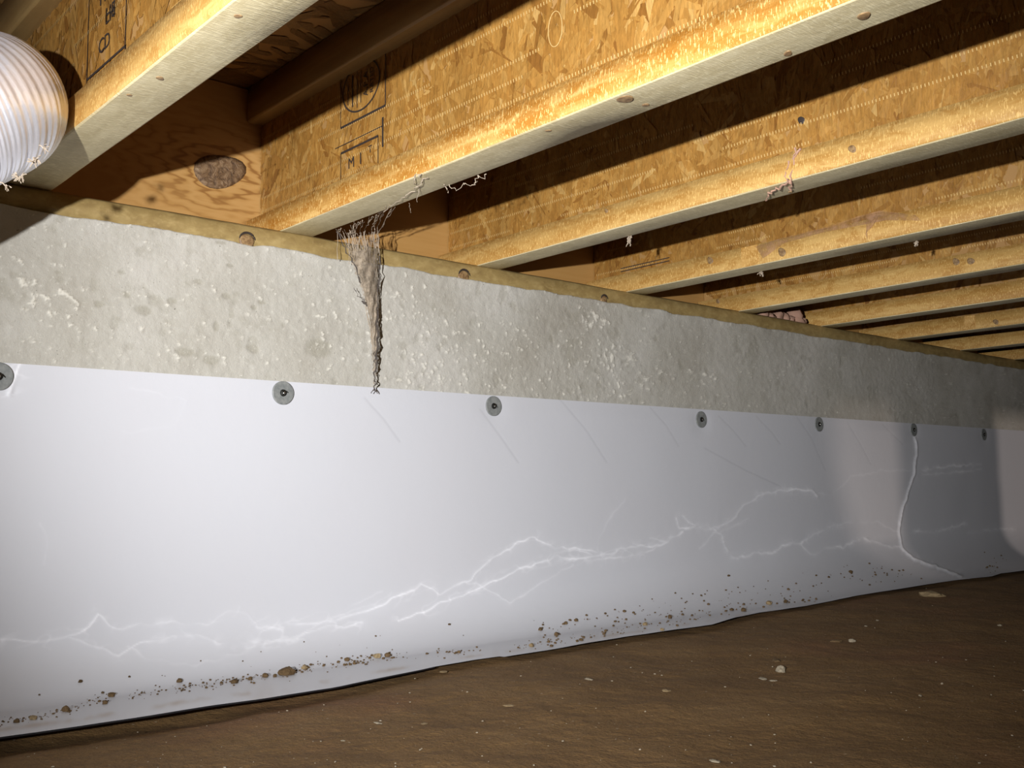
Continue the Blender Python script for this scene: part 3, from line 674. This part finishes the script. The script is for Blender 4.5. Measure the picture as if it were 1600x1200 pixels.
grid('film', film([(1352, 345), (1360, 335), (1375, 335)], [(1356, 378), (1352, 365), (1362, 355)], 20), m_pinkfilm, fo)
# pink insulation tufts on the sill
ins = empty('insulation_tufts', P(1220, 500, 1, 1.49)); tag(ins, 'pink fluffy insulation tufts lying on the sill left of the sixth joist', 'insulation')
V, Fc = [], []
for px, py, r_ in [(1192, 498, .012), (1203, 499, .011), (1213, 500, .014), (1224, 502, .014), (1234, 503, .012), (1243, 503, .016), (1250, 504, .012)]:
    q = P(px, py, 1, YW + .035); clod(V, Fc, (q[0], YW + .035, ZB + r_ * .5), r_ * 1.3, 1, 1, .9, 2, .6, px)
mesh('fluff', V, Fc, m_fluff, ins, True)
q = P(1243, 497, 1, YW + .03); V, Fc = [], []; clod(V, Fc, (q[0], YW + .03, ZB + .02), .02, 1, 1, 1.1, 2, .6, 3); mesh('fluff', V, Fc, m_fluff, ins, True)

# ------------------------------------------------------------------ clods on the apron
_S = Gl[nw:, ::2].reshape(-1, 3); _c = _S @ R; _S = _S[_c[:, 2] < -.3]; _c = _c[_c[:, 2] < -.3]
_px = 800 + F * _c[:, 0] / -_c[:, 2]; _py = 600 - F * _c[:, 1] / -_c[:, 2]
def apron_pt(px, py):
    return Vector(_S[int(np.argmin((_px - px) ** 2 + (_py - py) ** 2))])
CL = [(447, 1050, 25, 'largest dark brown dirt clod on the white apron, lower left', 'f'), (476, 1043, 10, 'rough tan crumb touching the right side of the largest clod', 't'), (414, 1056, 11, 'dark clod left of the largest clod, first in the pair', ''), (430, 1056, 8, 'small clod squeezed between a dark clod and the largest clod', ''),
      (391, 1060, 8, 'single brown clod left of the pair beside the largest clod', ''), (366, 1065, 14, 'flat long crumbled clod along the dirt row', 'f'), (281, 1064, 10, 'lone round clod sitting just above the dirt row at left', ''), (175, 1085, 11, 'brown clod at the row where it bends, lower left', ''),
      (103, 1109, 13, 'brown clod on the stained strip near the lower left', ''), (51, 1122, 14, 'flat tan-brown smear of dirt near the left border', 'ft'), (25, 1127, 10, 'brown clod nearest the left border', ''), (125, 1065, 7, 'upper small clod standing alone on clean liner at left', ''), (165, 1097, 10, 'clod in the row right of the stained strip clod', ''),
      (542, 1031, 9, 'pointed brown clod a little right of the tan crumb', ''), (590, 1026, 12, 'tan crumbly clod in the middle of the row', 't'), (606, 1024, 11, 'brown clod touching the tan middle one', ''), (717, 1019, 7, 'squarish clod alone right of the middle row', 'b'),
      (845, 982, 9, 'small brick-shaped clod high on the apron centre', 'b'), (830, 1008, 10, 'tan square clod near the apron border, centre', 'bt'), (869, 991, 9, 'pyramid-like clod right of the tan square one', ''), (884, 974, 7, 'small dark clod above the pyramid-like one', ''), (901, 969, 7, 'uppermost small clod right of centre', ''),
      (908, 999, 8, 'flat clod close to the border right of centre', 'f'), (862, 1009, 6, 'dark crumb pile right at the border', ''), (975, 955, 6, 'lone round pebble-like clod high on the apron', ''), (1008, 975, 8, 'tan-brown clod starting the right-hand scatter', 't'), (1047, 964, 9, 'brown clod in the middle of the right-hand scatter', ''),
      (1034, 984, 7, 'clod hanging over the border in the right-hand scatter', 't'), (1162, 953, 9, 'dark clod near the border farther right', ''), (1144, 952, 8, 'flat clod left of the dark border clod', 'f'), (1201, 942, 10, 'crumbly clod beginning the far row', 't'), (1228, 940, 8, 'clod in the far row, its right part', ''), (1137, 900, 5, 'small dark clod up on the grey far apron', ''), (1329, 893, 7, 'dark clod on the far shaded apron', '')]
for i, (px, py, wpx, lab, fl_) in enumerate(CL):
    q = apron_pt(px, py + wpx * .2); dep = np.dot(np.array(q), [.65845, .74568, .10198]); r_ = wpx / F * dep / 2
    V, Fc = [], []; clod(V, Fc, (0, 0, r_ * (.35 if 'f' in fl_ else .42)), r_, 1.15 if 'f' in fl_ else 1, .8, .62 if 'f' in fl_ else .8, 2, .38, i * 3.3 + 1, 'b' in fl_)
    o = mesh('dirt_clod', V, Fc, m_tan if 't' in fl_ else m_clod); o.location = q; tag(o, lab, 'clod', 'dirt clods on the white apron')
V, Fc = [], []
row = [(0, 1128), (60, 1122), (103, 1111), (150, 1095), (200, 1087), (260, 1079), (330, 1069), (400, 1060), (470, 1047), (541, 1036), (600, 1026), (680, 1022), (760, 1015), (850, 1006), (930, 996), (1010, 977), (1060, 969), (1130, 957), (1200, 943), (1280, 940), (1330, 924)]
rx_ = [p[0] for p in row]; ry_ = [p[1] for p in row]
for k in range(760):
    if k < 520:
        px = random.choice([random.uniform(0, 620), random.uniform(0, 620), random.uniform(560, 1290)]); py = np.interp(px, rx_, ry_) + random.gauss(0, 4.0)
        if fbm(np.array([px / 60.]), np.array([.3]), 1, 2, 5)[0] < -.25: continue
    elif k < 690: px = random.uniform(820, 1300); py = np.interp(px, rx_, ry_) + random.gauss(-14, 16)
    elif k < 725: px = random.gauss(1360, 40); py = random.gauss(897, 9)
    elif k < 740: px = random.gauss(1550, 14); py = random.gauss(885, 9)
    else: px = random.uniform(50, 800); py = np.interp(px, rx_, ry_) + random.uniform(-45, -5)
    if py > np.interp(px, [e_[0] for e_ in EDGE], [e_[1] for e_ in EDGE]) - 3: continue
    q = apron_pt(px, py); dep = np.dot(np.array(q), [.65845, .74568, .10198]); r_ = random.choice([1.0, 1.2, 1.6, 2.2, 3.0]) * random.uniform(.7, 1.3) / F * dep * .75
    clod(V, Fc, (q.x, q.y, q.z + r_ * .35), r_, 1, .9, .8, 1, .4, k)
o = mesh('dirt_crumbs', V, Fc, m_clod); tag(o, 'fine brown dirt crumbs sprinkled in a row along the white apron', 'dirt', kind='stuff')

# ------------------------------------------------------------------ stones and chips on the dirt
def gz(x, y):
    return float(ZF + .006 * fbm(np.array([x]), np.array([y]), 3, 3, 1)[0] + .0030 * fbm(np.array([x]), np.array([y]), 14, 4, 2)[0])
ST = [(1220, 1050, 21, 'pale grey round stone on the dirt, largest one', m_stone, 1, .7), (1192, 1061, 14, 'flat white chip lower left of the largest stone', m_stone, 1.5, .25), (1208, 1064, 10, 'flat white flake just below the largest stone', m_stone, 1.3, .25), (1213, 1033, 18, 'dull brown stone above the largest pale stone', m_clod, 1.2, .35),
      (920, 1063, 13, 'small white shard on the dirt near centre', m_stone, 1.5, .4), (1041, 1080, 15, 'tan flattened stone right of the white shard', m_tan, 1, .3), (1331, 1003, 11, 'pale pebble above and right of the largest stone', m_stone, 1, .7), (1306, 1003, 14, 'dull brown pebble left of the pale pebble', m_clod, 1.3, .4),
      (1455, 932, 30, 'crumbly tan lump beside the liner edge at right', m_tan, 1.4, .45), (1117, 1190, 16, 'cream chip at the bottom edge of the view', m_stone, 1.3, .3), (1472, 1069, 5, 'tiny white pebble at right', m_stone, 1, .7), (1438, 1087, 7, 'small pale flake at right, below the tiny pebble', m_stone, 1.3, .4),
      (1562, 978, 7, 'small pale pebble near the right border', m_stone, 1, .6), (796, 1103, 14, 'dull tan stone sunk in the dirt below centre', m_tan, 1.3, .2), (663, 1131, 12, 'sunk brown stone left of the tan one', m_tan, 1.1, .2), (693, 1050, 14, 'sunk brown stone just under the liner edge', m_tan, 1.0, .2),
      (536, 1158, 8, 'thin pale stone chip at lower left of centre', m_stone, 1.2, .3), (590, 1130, 10, 'long narrow pale sliver on the dirt', m_stone, 1.9, .25), (1371, 970, 7, 'pale flake below the liner edge at right', m_stone, 1.4, .4), (1353, 979, 6, 'small cream speck stone right of centre, upper ground', m_stone, 1, .5)]
for i, (px, py, wpx, lab, m, sx, sz) in enumerate(ST):
    q = P(px, py, 2, ZF); q = P(px, py, 2, gz(q[0], q[1])); dep = q @ np.array([.65845, .74568, .10198]); r_ = wpx / F * dep / 2
    V, Fc = [], []; clod(V, Fc, (0, 0, r_ * sz * .3), r_, sx, .8, sz, 2, .35, i * 2.7 + 5); o = mesh('stone', V, Fc, m); o.location = tuple(q); tag(o, lab, 'stone', 'stones and chips on the dirt')
V, Fc = [], []
for k in range(330):
    px = random.uniform(0, 1600); py = random.uniform(900, 1200)
    if py < np.interp(px, [e_[0] for e_ in EDGE], [e_[1] for e_ in EDGE]) + 6: continue
    q = P(px, py, 2, ZF); z = gz(q[0], q[1]); r_ = random.choice([.8, 1, 1.3, 2.2]) / F * 1.3 * .8
    clod(V, Fc, (q[0], q[1], z + r_ * .5), r_, 1.3, .8, .6, 1, .3, k)
o = mesh('gravel_specks', V, Fc, m_stone); tag(o, 'tiny pale gravel specks scattered over the brown dirt', 'gravel', kind='stuff')

# ------------------------------------------------------------------ added out-of-view pier and board that shade the far liner from the work light
pier = empty('added_shade_pier', (3.83, .5, ZF)); tag(pier, 'added grey concrete block pier shading the far liner, outside the right of the view', 'pier')
for k in range(3):
    V, Fc = boxv(3.69, 3.97, .42, .58, ZF - .01 + k * .232, ZF - .01 + k * .232 + .228); mesh('block', V, Fc, m_conc, pier)
brace = empty('added_shade_board', (3.9, .40, .27)); tag(brace, 'wide timber board added across the pier to cut the lamp beam, outside the right of the view', 'timber')
V, Fc = boxv(2.95, 4.75, .38, .418, .045, .421); mesh('board', V, Fc, m_brace, brace)
